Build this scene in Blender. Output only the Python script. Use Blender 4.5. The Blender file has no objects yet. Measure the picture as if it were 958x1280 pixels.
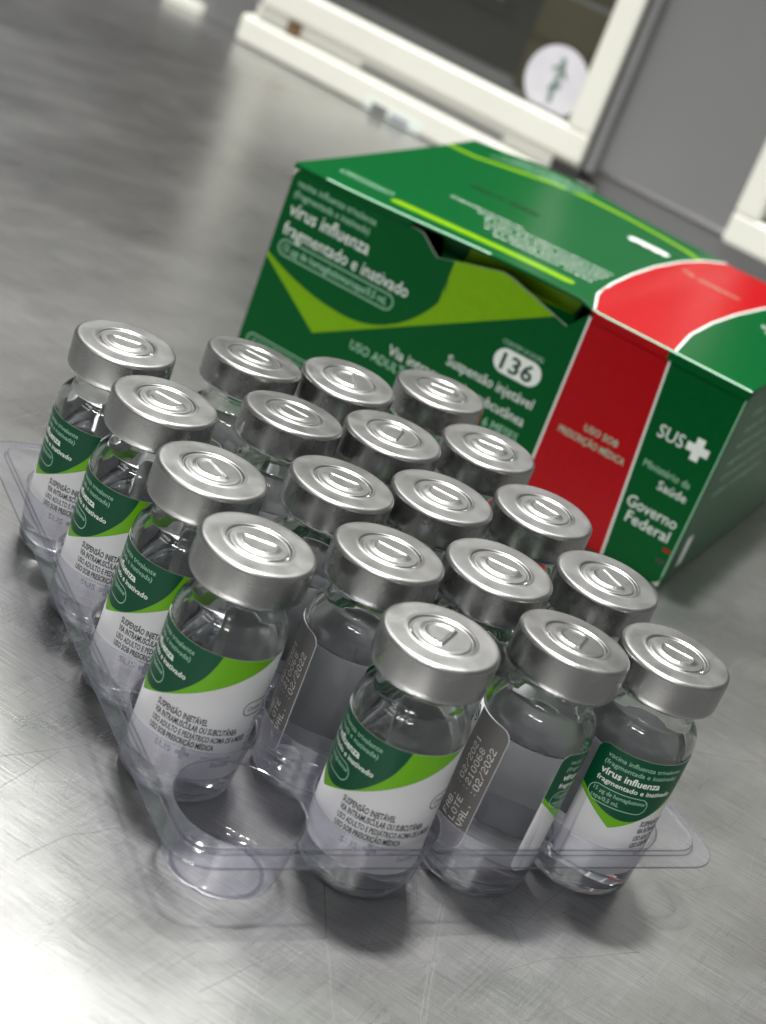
import bpy, bmesh, math, random
from mathutils import Vector, Matrix, Quaternion
random.seed(7)
S = 0.001                       # everything below is written in millimetres
scene = bpy.context.scene
C = scene.collection

# ------------------------------------------------------------------ camera
cam_d = bpy.data.cameras.new('camera')
cam = bpy.data.objects.new('camera', cam_d)
C.objects.link(cam)
R = Matrix(((0.85658337, -0.09929196, -0.50636552),
            (-0.38968245, 0.518786, -0.76092619),
            (0.3382492, 0.84911848, 0.40569113)))
cam.matrix_world = Matrix.Translation(Vector((-128.97477, -197.08732, 172.80764)) * S) @ R.to_4x4()
cam_d.sensor_fit = 'VERTICAL'
cam_d.sensor_height = 24.0
cam_d.lens = 2207.72 / 1280 * 24.0
cam_d.clip_start = 0.01
cam_d.clip_end = 60
cam_d.dof.use_dof = True
cam_d.dof.focus_distance = 0.316
cam_d.dof.aperture_fstop = 41.4 / 2.75
scene.camera = cam

# ------------------------------------------------------------------ world and lamps
w = bpy.data.worlds.new('World')
scene.world = w
w.use_nodes = True
w.node_tree.nodes['Background'].inputs[0].default_value = (0.97, 1.0, 0.98, 1)
w.node_tree.nodes['Background'].inputs[1].default_value = 0.10


def area_lamp(name, pos, target, sx, sy, watts, col=(1, 0.992, 0.965), spin=0.0):
    d = bpy.data.lights.new(name, 'AREA')
    d.shape = 'RECTANGLE'
    d.size, d.size_y = sx * S, sy * S
    d.energy = watts
    d.color = col
    o = bpy.data.objects.new(name, d)
    C.objects.link(o)
    o.location = Vector(pos) * S
    q = (Vector(target) - Vector(pos)).to_track_quat('-Z', 'Y')
    o.rotation_euler = (q @ Quaternion((0, 0, 1), spin)).to_euler()
    return o


key = area_lamp('ceiling_lamp', (75, 300, 1300), (40, 50, 0), 130, 70, 34)
area_lamp('ceiling_lamp', (620, 1420, 1390), (40, 50, 0), 900, 500, 10.5)
area_lamp('ceiling_lamp', (-1300, -100, 1250), (40, 50, 0), 600, 250, 2)
area_lamp('ceiling_lamp', (-640, -980, 1350), (40, 50, 0), 360, 60, 7.5)
area_lamp('ceiling_lamp', (-900, -620, 1350), (40, 50, 0), 360, 60, 7.5)
key.data.cycles.is_caustics_light = True

scene.view_settings.view_transform = 'Standard'
scene.view_settings.look = 'None'
scene.view_settings.exposure = 0.0
scene.view_settings.gamma = 1.0
scene.render.engine = 'CYCLES'
cy = scene.cycles
cy.use_denoising = True
cy.max_bounces = 20
cy.diffuse_bounces = 8
cy.glossy_bounces = 8
cy.transmission_bounces = 16
cy.transparent_max_bounces = 40
cy.caustics_reflective = True
cy.caustics_refractive = True
cy.blur_glossy = 1.5
cy.sample_clamp_indirect = 8.0


# ------------------------------------------------------------------ materials
def lin(r, g, b):
    f = lambda c: (c / 255 / 12.92) if c / 255 <= 0.04045 else ((c / 255 + 0.055) / 1.055) ** 2.4
    return (f(r), f(g), f(b), 1)


def new_mat(name):
    m = bpy.data.materials.new(name)
    m.use_nodes = True
    nt = m.node_tree
    return m, nt, nt.nodes, nt.links, nt.nodes['Principled BSDF']


def plain(name, col, rough=0.5, metal=0.0, coat=0.0, ior=1.5, var=0.06, scale=120.0, bump=0.0, spec=0.5):
    m, nt, N, L, b = new_mat(name)
    b.inputs['Specular IOR Level'].default_value = spec
    b.inputs['Roughness'].default_value = rough
    b.inputs['Metallic'].default_value = metal
    b.inputs['IOR'].default_value = ior
    b.inputs['Coat Weight'].default_value = coat
    b.inputs['Coat Roughness'].default_value = 0.2
    tc = N.new('ShaderNodeTexCoord')
    no = N.new('ShaderNodeTexNoise')
    no.inputs['Scale'].default_value = scale
    no.inputs['Detail'].default_value = 5
    L.new(tc.outputs['Object'], no.inputs['Vector'])
    mp = N.new('ShaderNodeMapRange')
    mp.inputs[1].default_value, mp.inputs[2].default_value = 0.3, 0.7
    mp.inputs[3].default_value, mp.inputs[4].default_value = 1 - var, 1 + var
    L.new(no.outputs['Fac'], mp.inputs[0])
    mx = N.new('ShaderNodeVectorMath')
    mx.operation = 'SCALE'
    mx.inputs[0].default_value = col[:3]
    L.new(mp.outputs[0], mx.inputs['Scale'])
    L.new(mx.outputs[0], b.inputs['Base Color'])
    if bump:
        bp = N.new('ShaderNodeBump')
        bp.inputs['Strength'].default_value = 0.5
        bp.inputs['Distance'].default_value = bump * S
        L.new(no.outputs['Fac'], bp.inputs['Height'])
        L.new(bp.outputs[0], b.inputs['Normal'])
    return m


def glass(name, ior, col=(1, 1, 1, 1)):
    m = bpy.data.materials.new(name)
    m.use_nodes = True
    N, L = m.node_tree.nodes, m.node_tree.links
    N.remove(N['Principled BSDF'])
    g = N.new('ShaderNodeBsdfGlass')
    g.inputs['Color'].default_value = col
    g.inputs['Roughness'].default_value = 0.0
    g.inputs['IOR'].default_value = ior
    L.new(g.outputs[0], N['Material Output'].inputs[0])
    return m


def thin_clear(name, tint, gloss_rough=0.08, haze=0.04, hazecol=(0.75, 0.75, 0.85, 1), f0=0.08, wav=0.0):
    """thin clear plastic or pane sheet: see-through, glossier at grazing angles"""
    m = bpy.data.materials.new(name)
    m.use_nodes = True
    N, L = m.node_tree.nodes, m.node_tree.links
    N.remove(N['Principled BSDF'])
    geo = N.new('ShaderNodeNewGeometry')
    dot = N.new('ShaderNodeVectorMath'); dot.operation = 'DOT_PRODUCT'
    L.new(geo.outputs['Incoming'], dot.inputs[0]); L.new(geo.outputs['Normal'], dot.inputs[1])

    def mth(op, a, b=None):
        n = N.new('ShaderNodeMath'); n.operation = op
        for i, x in enumerate((a, b)):
            if x is None: continue
            if isinstance(x, (int, float)): n.inputs[i].default_value = x
            else: L.new(x, n.inputs[i])
        return n.outputs[0]
    c = mth('ABSOLUTE', dot.outputs['Value'])
    s5 = mth('POWER', mth('SUBTRACT', 1.0, c), 5.0)
    fres = mth('ADD', mth('MULTIPLY', s5, 1 - f0), f0)
    tr = N.new('ShaderNodeBsdfTransparent'); tr.inputs[0].default_value = tint
    gl = N.new('ShaderNodeBsdfGlossy'); gl.inputs['Roughness'].default_value = gloss_rough
    df = N.new('ShaderNodeBsdfDiffuse'); df.inputs[0].default_value = hazecol
    tl = N.new('ShaderNodeBsdfTranslucent'); tl.inputs[0].default_value = hazecol
    hz = N.new('ShaderNodeMixShader'); hz.inputs[0].default_value = 0.5
    L.new(df.outputs[0], hz.inputs[1]); L.new(tl.outputs[0], hz.inputs[2])
    a = N.new('ShaderNodeMixShader'); a.inputs[0].default_value = haze
    L.new(tr.outputs[0], a.inputs[1]); L.new(hz.outputs[0], a.inputs[2])
    b = N.new('ShaderNodeMixShader')
    L.new(fres, b.inputs[0]); L.new(a.outputs[0], b.inputs[1]); L.new(gl.outputs[0], b.inputs[2])
    if wav:
        tc = N.new('ShaderNodeTexCoord'); no = N.new('ShaderNodeTexNoise')
        no.inputs['Scale'].default_value = 160; no.inputs['Detail'].default_value = 2
        L.new(tc.outputs['Object'], no.inputs['Vector'])
        bp = N.new('ShaderNodeBump'); bp.inputs['Distance'].default_value = wav * S
        L.new(no.outputs['Fac'], bp.inputs['Height']); L.new(bp.outputs[0], gl.inputs['Normal'])
    L.new(b.outputs[0], N['Material Output'].inputs[0])
    return m


def steel_counter():
    m, nt, N, L, b = new_mat('brushed_steel')
    b.inputs['Metallic'].default_value = 0.97
    tc = N.new('ShaderNodeTexCoord')

    def layer(rot, sx, sy, detail, seedz):
        mp = N.new('ShaderNodeMapping')
        mp.inputs['Rotation'].default_value = (0, 0, rot)
        mp.inputs['Location'].default_value = (seedz, seedz * 1.7, seedz)
        L.new(tc.outputs['Object'], mp.inputs['Vector'])
        mp2 = N.new('ShaderNodeMapping')
        mp2.inputs['Scale'].default_value = (sx, sy, 1)
        L.new(mp.outputs[0], mp2.inputs['Vector'])
        no = N.new('ShaderNodeTexNoise')
        no.inputs['Scale'].default_value = 1.0
        no.inputs['Detail'].default_value = detail
        no.inputs['Roughness'].default_value = 0.65
        L.new(mp2.outputs[0], no.inputs['Vector'])
        return no.outputs['Fac']

    def mth(op, a, c=None, clamp=False):
        n = N.new('ShaderNodeMath'); n.operation = op; n.use_clamp = clamp
        for i, x in enumerate((a, c)):
            if x is None: continue
            if isinstance(x, (int, float)): n.inputs[i].default_value = x
            else: L.new(x, n.inputs[i])
        return n.outputs[0]

    def rng(x, a, c, d, e):
        n = N.new('ShaderNodeMapRange'); L.new(x, n.inputs[0])
        for i, v in enumerate((a, c, d, e)): n.inputs[i + 1].default_value = v
        return n.outputs[0]
    brush = layer(0.89, 90, 2600, 3, 0.0)         # fine brushing
    cross = layer(-0.6, 50, 2400, 3, 3.1)        # later wiping scratches the other way
    cross2 = layer(1.15, 40, 1900, 3, 5.3)
    blot = layer(0.3, 9, 16, 4, 1.3)              # smears
    blot2 = layer(0.0, 30, 40, 3, 8.3)
    h = mth('ADD', mth('MULTIPLY', brush, 0.8), mth('ADD', mth('MULTIPLY', cross, 0.4), mth('MULTIPLY', cross2, 0.3)))
    bp = N.new('ShaderNodeBump')
    bp.inputs['Strength'].default_value = 1.0
    bp.inputs['Distance'].default_value = 0.035 * S
    L.new(h, bp.inputs['Height'])
    L.new(bp.outputs[0], b.inputs['Normal'])
    ro = mth('ADD', mth('ADD', rng(blot, 0.3, 0.7, 0.28, 0.34), rng(blot2, 0.3, 0.7, -0.03, 0.03)),
             rng(cross, 0.3, 0.7, -0.02, 0.02))
    L.new(ro, b.inputs['Roughness'])
    v = mth('ADD', rng(blot, 0.3, 0.7, 0.49, 0.59), mth('SUBTRACT', rng(brush, 0.3, 0.7, -0.11, 0.11), 0.0))
    cb = N.new('ShaderNodeCombineColor')
    for i in range(3): L.new(mth('MULTIPLY', v, (1.0, 0.995, 0.985)[i]), cb.inputs[i])
    L.new(cb.outputs[0], b.inputs['Base Color'])
    return m


def alu(name, r0, r1):
    m, nt, N, L, b = new_mat(name)
    b.inputs['Metallic'].default_value = 1.0
    b.inputs['Base Color'].default_value = (0.51, 0.51, 0.507, 1)
    tc = N.new('ShaderNodeTexCoord')
    no = N.new('ShaderNodeTexNoise'); no.inputs['Scale'].default_value = 2600; no.inputs['Detail'].default_value = 3
    L.new(tc.outputs['Object'], no.inputs['Vector'])
    n2 = N.new('ShaderNodeTexNoise'); n2.inputs['Scale'].default_value = 220; n2.inputs['Detail'].default_value = 4
    L.new(tc.outputs['Object'], n2.inputs['Vector'])
    mr = N.new('ShaderNodeMapRange')
    mr.inputs[1].default_value, mr.inputs[2].default_value = 0.3, 0.7
    mr.inputs[3].default_value, mr.inputs[4].default_value = r0, r1
    L.new(n2.outputs['Fac'], mr.inputs[0]); L.new(mr.outputs[0], b.inputs['Roughness'])
    bp = N.new('ShaderNodeBump'); bp.inputs['Strength'].default_value = 0.6; bp.inputs['Distance'].default_value = 0.03 * S
    L.new(no.outputs['Fac'], bp.inputs['Height'])
    oi = N.new('ShaderNodeObjectInfo')
    n3 = N.new('ShaderNodeTexNoise'); n3.noise_dimensions = '4D'; n3.inputs['Scale'].default_value = 260; n3.inputs['Detail'].default_value = 2
    L.new(tc.outputs['Object'], n3.inputs['Vector'])
    mw = N.new('ShaderNodeMath'); mw.operation = 'MULTIPLY'; mw.inputs[1].default_value = 40
    L.new(oi.outputs['Random'], mw.inputs[0]); L.new(mw.outputs[0], n3.inputs['W'])
    b2 = N.new('ShaderNodeBump'); b2.inputs['Strength'].default_value = 0.7; b2.inputs['Distance'].default_value = 0.05 * S
    L.new(n3.outputs['Fac'], b2.inputs['Height']); L.new(bp.outputs[0], b2.inputs['Normal']); L.new(b2.outputs[0], b.inputs['Normal'])
    return m


M = {}
M['steel'] = steel_counter()
M['scratch'] = plain('scratched_steel', (0.20, 0.20, 0.20), 0.5, 0.7)
M['alu'] = alu('crimp_aluminium_top', 0.30, 0.38)
M['alu_side'] = alu('crimp_aluminium_side', 0.22, 0.29)
M['glass'] = glass('vial_glass', 1.5, (0.985, 0.995, 0.99, 1))
M['liquid_wall'] = glass('liquid_against_glass', 1.335 / 1.5, (0.99, 0.99, 0.995, 1))
M['liquid_top'] = glass('liquid_surface', 1.335)
M['rubber'] = plain('grey_rubber', (0.09, 0.09, 0.095), 0.6)
M['paper'] = plain('label_paper', lin(238, 238, 242), 0.38, coat=0.15, var=0.02)
_n, _l = M['paper'].node_tree.nodes, M['paper'].node_tree.links
_t = _n.new('ShaderNodeBsdfTranslucent'); _t.inputs[0].default_value = (0.95, 0.95, 0.96, 1)
_m = _n.new('ShaderNodeMixShader'); _m.inputs[0].default_value = 0.40
_l.new(_n['Principled BSDF'].outputs[0], _m.inputs[1]); _l.new(_t.outputs[0], _m.inputs[2])
_l.new(_m.outputs[0], _n['Material Output'].inputs[0])
M['lab_green'] = plain('label_dark_green', lin(0, 70, 44), 0.3, spec=0.3, var=0.04)
M['lab_lime'] = plain('label_lime', lin(98, 162, 10), 0.3, spec=0.3, var=0.04)
M['ink'] = plain('label_black_ink', lin(38, 42, 44), 0.5)
M['soft_ink'] = plain('label_soft_ink', lin(122, 124, 140), 0.5)
M['white_ink'] = plain('white_print', lin(218, 226, 220), 0.5, var=0.02)
M['pale_ink'] = plain('pale_green_print', lin(150, 196, 168), 0.5, var=0.02)
M['tag'] = plain('grey_tag_print', lin(104, 103, 102), 0.36, spec=0.3)
M['tag_ink'] = plain('tag_silver_ink', lin(225, 222, 216), 0.5)
M['tray'] = thin_clear('clear_tray_plastic', (0.93, 0.93, 0.955, 1), 0.07, 0.04, (0.62, 0.63, 0.80, 1), 0.07, 0.06)
M['tray_deck'] = thin_clear('clear_tray_plastic_deck', (0.93, 0.93, 0.955, 1), 0.05, 0.065, (0.60, 0.61, 0.76, 1), 0.085, 0.12)  # extra lavender haze on the deck stands in for reflected room light
M['tray_edge'] = thin_clear('tray_edge_lines', (0.42, 0.43, 0.49, 1), 0.05, 0.14, (0.7, 0.71, 0.8, 1), 0.26)  # dark tint paints in the refraction lines at rims and bends
M['box_green'] = plain('carton_green', lin(0, 78, 34), 0.28, spec=0.12, var=0.05, scale=400)
M['box_lime'] = plain('carton_lime', lin(110, 158, 4), 0.28, spec=0.12, var=0.05, scale=400)
M['box_red'] = plain('carton_red', lin(160, 14, 20), 0.28, spec=0.12, var=0.05, scale=400)
M['box_dark'] = plain('carton_dark_ink', lin(0, 46, 26), 0.4)
M['board'] = plain('raw_carton_edge', lin(206, 214, 200), 0.7)
M['board_in'] = plain('carton_inside', lin(120, 122, 116), 0.8)
M['cab_white'] = plain('white_enamel', lin(222, 222, 212), 0.35, var=0.03, scale=20)
M['cab_grey'] = plain('grey_appliance_steel', (0.24, 0.24, 0.244), 0.42, 0.55, var=0.06, scale=8)
M['cab_trim'] = plain('bright_trim', (0.34, 0.34, 0.34), 0.3, 0.7)
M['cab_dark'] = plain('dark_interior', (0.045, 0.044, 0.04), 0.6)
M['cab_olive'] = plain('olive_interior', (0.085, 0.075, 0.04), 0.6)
M['gasket'] = plain('dark_gasket', (0.03, 0.03, 0.03), 0.6)
M['pane'] = thin_clear('door_pane', (0.9, 0.92, 0.9, 1), 0.02, 0.0, f0=0.09)


# ------------------------------------------------------------------ builders (millimetres in, metres out)
def link_mesh(name, me, mats, parent=None, smooth=False):
    if not isinstance(mats, (list, tuple)): mats = [mats]
    for m in mats: me.materials.append(m)
    o = bpy.data.objects.new(name, me)
    C.objects.link(o)
    if parent is not None: o.parent = parent
    if smooth:
        for p in me.polygons: p.use_smooth = True
    return o


def obj(name, verts, faces, mats, parent=None, smooth=False, mi=None):
    me = bpy.data.meshes.new(name)
    me.from_pydata([(x * S, y * S, z * S) for x, y, z in verts], [], faces)
    if mi:
        for p, i in zip(me.polygons, mi): p.material_index = i
    me.update()
    return link_mesh(name, me, mats, parent, smooth)


def empty(name, loc, label, cat, group=None):
    o = bpy.data.objects.new(name, None)
    C.objects.link(o)
    o.location = Vector(loc) * S
    o.empty_display_size = 0.01
    o['label'] = label
    o['category'] = cat
    if group: o['group'] = group
    return o


def lathe(prof, n=64, closed=False):
    """(r, z) profile turned round the z axis; returns verts, faces"""
    v, f, rings = [], [], []
    for r, z in prof:
        if r < 1e-6:
            rings.append([len(v)]); v.append((0, 0, z))
        else:
            rings.append(list(range(len(v), len(v) + n)))
            v += [(r * math.cos(2 * math.pi * k / n), r * math.sin(2 * math.pi * k / n), z) for k in range(n)]
    prs = list(zip(rings[:-1], rings[1:]))
    if closed: prs.append((rings[-1], rings[0]))
    for a, b in prs:
        for k in range(n):
            k2 = (k + 1) % n
            if len(a) == 1 and len(b) == 1: continue
            if len(a) == 1: f.append((a[0], b[k2], b[k]))
            elif len(b) == 1: f.append((a[k], a[k2], b[0]))
            else: f.append((a[k], a[k2], b[k2], b[k]))
    return v, f


def arc(cx, cz, rx, rz, a0, a1, n):
    return [(cx + rx * math.cos(math.radians(a0 + (a1 - a0) * i / n)),
             cz + rz * math.sin(math.radians(a0 + (a1 - a0) * i / n))) for i in range(n + 1)]


def box_vf(x0, x1, y0, y1, z0, z1):
    v = [(x, y, z) for z in (z0, z1) for y in (y0, y1) for x in (x0, x1)]
    return v, [(0, 2, 3, 1), (4, 5, 7, 6), (0, 1, 5, 4), (2, 6, 7, 3), (0, 4, 6, 2), (1, 3, 7, 5)]


def bevel_box(name, b, mat, parent, bev=0.8, seg=2):
    v, f = box_vf(*b)
    bm = bmesh.new()
    vs = [bm.verts.new([c * S for c in p]) for p in v]
    for q in f: bm.faces.new([vs[i] for i in q])
    bmesh.ops.bevel(bm, geom=bm.edges[:], offset=bev * S, segments=seg, affect='EDGES', profile=0.5)
    me = bpy.data.meshes.new(name); bm.to_mesh(me); bm.free()
    return link_mesh(name, me, mat, parent)


# --- flat print: outlines in (u, v) millimetres, cut fine enough to be bent onto a surface
def rrect(x0, y0, x1, y1, r, n=5, corners=(1, 1, 1, 1)):
    p = []
    for (cx, cy, a, on) in ((x1 - r, y1 - r, 0, corners[0]), (x0 + r, y1 - r, 90, corners[1]),
                            (x0 + r, y0 + r, 180, corners[2]), (x1 - r, y0 + r, 270, corners[3])):
        if on:
            p += [(cx + r * math.cos(math.radians(a + 90 * i / n)), cy + r * math.sin(math.radians(a + 90 * i / n)))
                  for i in range(n + 1)]
        else:
            s = r * 1.0
            p.append((cx + (s if a in (0, 270) else -s), cy + (s if a in (0, 90) else -s)))
    return p


def fill(outlines, step=None, holes=()):
    bm = bmesh.new()
    for o in outlines:
        vs = [bm.verts.new((x, y, 0)) for x, y in o]
        es = [bm.edges.new((vs[i], vs[(i + 1) % len(vs)])) for i in range(len(vs))]
        hs = []
        for h in holes:
            hv = [bm.verts.new((x, y, 0)) for x, y in h]
            hs += [bm.edges.new((hv[i], hv[(i + 1) % len(hv)])) for i in range(len(hv))]
        bmesh.ops.triangle_fill(bm, edges=es + hs, use_beauty=True)
    if step:
        xs = [v.co.x for v in bm.verts]
        x = math.floor(min(xs) / step) * step + step
        while x < max(xs):
            bmesh.ops.bisect_plane(bm, geom=bm.verts[:] + bm.edges[:] + bm.faces[:], dist=1e-5,
                                   plane_co=(x, 0, 0), plane_no=(1, 0, 0))
            x += step
    for f in bm.faces:
        if f.normal.z < 0: f.normal_flip()
    bm.verts.index_update()
    v = [tuple(x.co[:2]) for x in bm.verts]
    f = [tuple(x.index for x in q.verts) for q in bm.faces]
    # all faces counter-clockwise
    out = []
    for q in f:
        a = sum(v[q[i]][0] * v[q[(i + 1) % len(q)]][1] - v[q[(i + 1) % len(q)]][0] * v[q[i]][1] for i in range(len(q)))
        out.append(q if a > 0 else q[::-1])
    bm.free()
    return v, out


def merge(*vf):
    V, F = [], []
    for v, f in vf:
        n = len(V); V += v; F += [tuple(i + n for i in q) for q in f]
    return V, F


def ring(outline, t):
    """a thin line of width t following a closed outline"""
    dense = []
    for a, b in zip(outline, outline[1:] + outline[:1]):
        m = max(1, int(math.hypot(b[0] - a[0], b[1] - a[1]) / .6))
        dense += [(a[0] + (b[0] - a[0]) * k / m, a[1] + (b[1] - a[1]) * k / m) for k in range(m)]
    outline = dense
    n = len(outline); V = []; F = []
    for i in range(n):
        a, b, c = outline[i - 1], outline[i], outline[(i + 1) % n]
        dx, dy = c[0] - a[0], c[1] - a[1]; l = math.hypot(dx, dy) or 1
        nx, ny = -dy / l * t, dx / l * t
        V += [b, (b[0] + nx, b[1] + ny)]
    for i in range(n):
        j = (i + 1) % n
        F.append((2 * i, 2 * j, 2 * j + 1, 2 * i + 1))
    return V, F


def stroke(pts, t):
    V, F = [], []
    n = len(pts)
    for i in range(n):
        a, c = pts[max(0, i - 1)], pts[min(n - 1, i + 1)]
        dx, dy = c[0] - a[0], c[1] - a[1]; l = math.hypot(dx, dy) or 1
        nx, ny = -dy / l * t / 2, dx / l * t / 2
        V += [(pts[i][0] - nx, pts[i][1] - ny), (pts[i][0] + nx, pts[i][1] + ny)]
    for i in range(n - 1): F.append((2 * i, 2 * i + 2, 2 * i + 3, 2 * i + 1))
    return V, F


_txt = {}


def text(s, x, y, cap, bold=0.0, width=None, align='L', rot=0.0, res=2):
    """lettering as flat polygons; (x, y) is the left end of the base line, cap the height of a capital"""
    key = (s, bold, res)
    if key not in _txt:
        cu = bpy.data.curves.new('t', 'FONT')
        cu.body = s; cu.size = 1.0; cu.resolution_u = res; cu.offset = bold; cu.fill_mode = 'FRONT'
        o = bpy.data.objects.new('t', cu); C.objects.link(o)
        bpy.context.view_layer.update()
        me = bpy.data.meshes.new_from_object(o.evaluated_get(bpy.context.evaluated_depsgraph_get()))
        _txt[key] = ([(q.co.x, q.co.y) for q in me.vertices], [tuple(p.vertices) for p in me.polygons])
        bpy.data.objects.remove(o); bpy.data.curves.remove(cu); bpy.data.meshes.remove(me)
    v, f = _txt[key]
    k = cap / 0.73
    x0, x1 = min(q[0] for q in v), max(q[0] for q in v)
    kx = k if width is None else width / (x1 - x0)
    off = {'L': 0, 'C': -(x1 - x0) * kx / 2, 'R': -(x1 - x0) * kx}[align]
    c, sn = math.cos(rot), math.sin(rot)
    pts = [((q[0] - x0) * kx + off, q[1] * k) for q in v]
    return [(x + a * c - b * sn, y + a * sn + b * c) for a, b in pts], f


DOT = {'F': "11111 10000 10000 11110 10000 10000 10000", 'A': "01110 10001 10001 11111 10001 10001 10001",
       'B': "11110 10001 10001 11110 10001 10001 11110", 'L': "10000 10000 10000 10000 10000 10000 11111",
       'O': "01110 10001 10001 10001 10001 10001 01110", 'T': "11111 00100 00100 00100 00100 00100 00100",
       'E': "11111 10000 10000 11110 10000 10000 11111", 'V': "10001 10001 10001 10001 01010 01010 00100",
       '0': "01110 10001 10001 10001 10001 10001 01110", '1': "00100 01100 00100 00100 00100 00100 01110",
       '2': "01110 10001 00001 00110 01000 10000 11111", '6': "01110 10000 10000 11110 10001 10001 01110",
       '8': "01110 10001 10001 01110 10001 10001 01110", '/': "00001 00001 00010 00100 01000 10000 10000",
       '.': "00000 00000 00000 00000 00000 00100 00100", ':': "00000 00100 00000 00000 00000 00100 00000",
       ' ': "00000 00000 00000 00000 00000 00000 00000"}


def dot_text(s, x, y, pitch, adv, rot):
    V, F = [], []
    c, sn = math.cos(rot), math.sin(rot)
    r = pitch * 0.6
    for i, ch in enumerate(s):
        for row, bits in enumerate(DOT[ch].split()):
            for col, bit in enumerate(bits):
                if bit == '1':
                    cx, cy_ = i * adv + col * pitch, (6 - row) * pitch * 1.05
                    n = len(V)
                    for k in range(6):
                        a, b = cx + r * math.cos(k * math.pi / 3), cy_ + r * math.sin(k * math.pi / 3)
                        V.append((x + a * c - b * sn, y + a * sn + b * c))
                    F.append(tuple(range(n, n + 6)))
    return V, F


def sheet(name, vf, mapf, mat, parent, smooth=False):
    v, f = vf
    return obj(name, [mapf(*q) for q in v], f, mat, parent, smooth)


# ------------------------------------------------------------------ the counter
cx, cyy = 150.0, 300.0
counter = obj('counter', [(-1500, -600, 0), (1500, -600, 0), (1500, 2000, 0), (-1500, 2000, 0),
                          (-1500, -600, -40), (1500, -600, -40), (1500, 2000, -40), (-1500, 2000, -40)],
              [(0, 1, 2, 3), (4, 7, 6, 5), (0, 4, 5, 1), (1, 5, 6, 2), (2, 6, 7, 3), (3, 7, 4, 0)], M['steel'])
counter['kind'] = 'structure'
counter['label'] = 'scratched brushed stainless steel counter top'
SCR = [
    [(36.7, -7.9), (28.7, -20.6), (19.1, -35.6), (10, -50)], [(37.5, -7.9), (29.8, -20.6), (19.9, -35.7), (11.5, -48)],
    [(15.6, -4.3), (10.4, -18.1), (4.7, -34.7), (0, -50)], [(-48, 24), (-32.1, 27.1), (-23.4, 29.0), (-9.6, 32.8)],
    [(-34.1, 18.8), (-27.4, 24.2), (-21.2, 29.1)], [(-35.5, 1.6), (-26.3, 7.2), (-16.3, 9.3)],
    [(152.9, 67.4), (163.9, 72.3), (172.4, 75.8)], [(16.2, -25.0), (24.1, -24.0), (31.3, -21.6)],
    [(-14.6, -27.2), (-1.8, -21.1), (11.3, -16.4)], [(31.7, -27.0), (49.5, -23.2), (70.5, -22.2)],
    [(122.7, 35.8), (132.3, 33.5), (140.2, 32.5)]]
for i, pts in enumerate(SCR):
    fine = []
    for a, b in zip(pts[:-1], pts[1:]):
        for k in range(5):
            t = k / 5
            fine.append((a[0] + (b[0] - a[0]) * t + random.uniform(-.15, .15), a[1] + (b[1] - a[1]) * t + random.uniform(-.15, .15)))
    fine.append(pts[-1])
    sheet('scratch', stroke(fine, (0.20 if i < 3 else 0.12)), lambda x, y: (x, y, 0.03), M['scratch'], counter)

M['scratch_bright'] = plain('bright_scratched_steel', (0.75, 0.75, 0.74), 0.28, 1.0)
fine = {0: [], 1: []}
for i in range(900):
    x, y = random.uniform(-75, 200), random.uniform(-48, 150)
    a = random.choice((random.gauss(-0.9, .16), random.gauss(.6, .3), random.uniform(0, 3.1)))
    l = random.uniform(4, 26) * random.choice((.5, 1, 1))
    b = random.uniform(-.12, .12)
    pts = [(x + l * (k / 6 - .5) * math.cos(a + b * k / 6), y + l * (k / 6 - .5) * math.sin(a + b * k / 6)) for k in range(7)]
    fine[i % 2].append(stroke(pts, random.uniform(.03, .07)))
for k, m in ((0, 'scratch'), (1, 'scratch_bright')):
    o = sheet('fine_scratches', merge(*fine[k]), lambda x, y: (x, y, 0.02 + .005 * k), M[m], counter)
    o['kind'] = 'stuff'

# ------------------------------------------------------------------ the clear tray
PX, PY, GAP = 22.896, 23.945, 2.4


def cell(i, j):                     # column 0..3 from the left, row 1..5 from the back
    return (i * PX - (GAP if i == 0 else 0), (5 - j) * PY)


tray = empty('blister_tray', (36, 52, 0), 'clear plastic blister tray holding the vials, with one empty pocket', 'tray')
TX, TY = 36.0, 52.0
XL, XR, YF, YB = -17.9, 88.9, -13.9, 117.0
ZL, ZD = 11.9, 12.9                  # lip height, deck height


def tl(x, y, z): return (x - TX, y - TY, z)


NP = 64
RH = 11.3
loops = [(2.6, ZD, 6.2), (2.25, ZD, 6.4), (2.16, ZD - .05, 6.4), (2.10, ZD - .18, 6.4), (2.0, ZL + .2, 6.5), (1.95, ZL + .06, 6.5), (1.86, ZL, 6.5), (1.5, ZL, 6.6), (0.0, ZL, 6.8)]
LS = 1.45                            # lip stretch


def loop_pts(ins, r):
    d = ins * LS
    return rrect(XL + d, YF + d, XR - d, YB - d, max(1.5, r - d * 0.35), 8)


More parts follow.
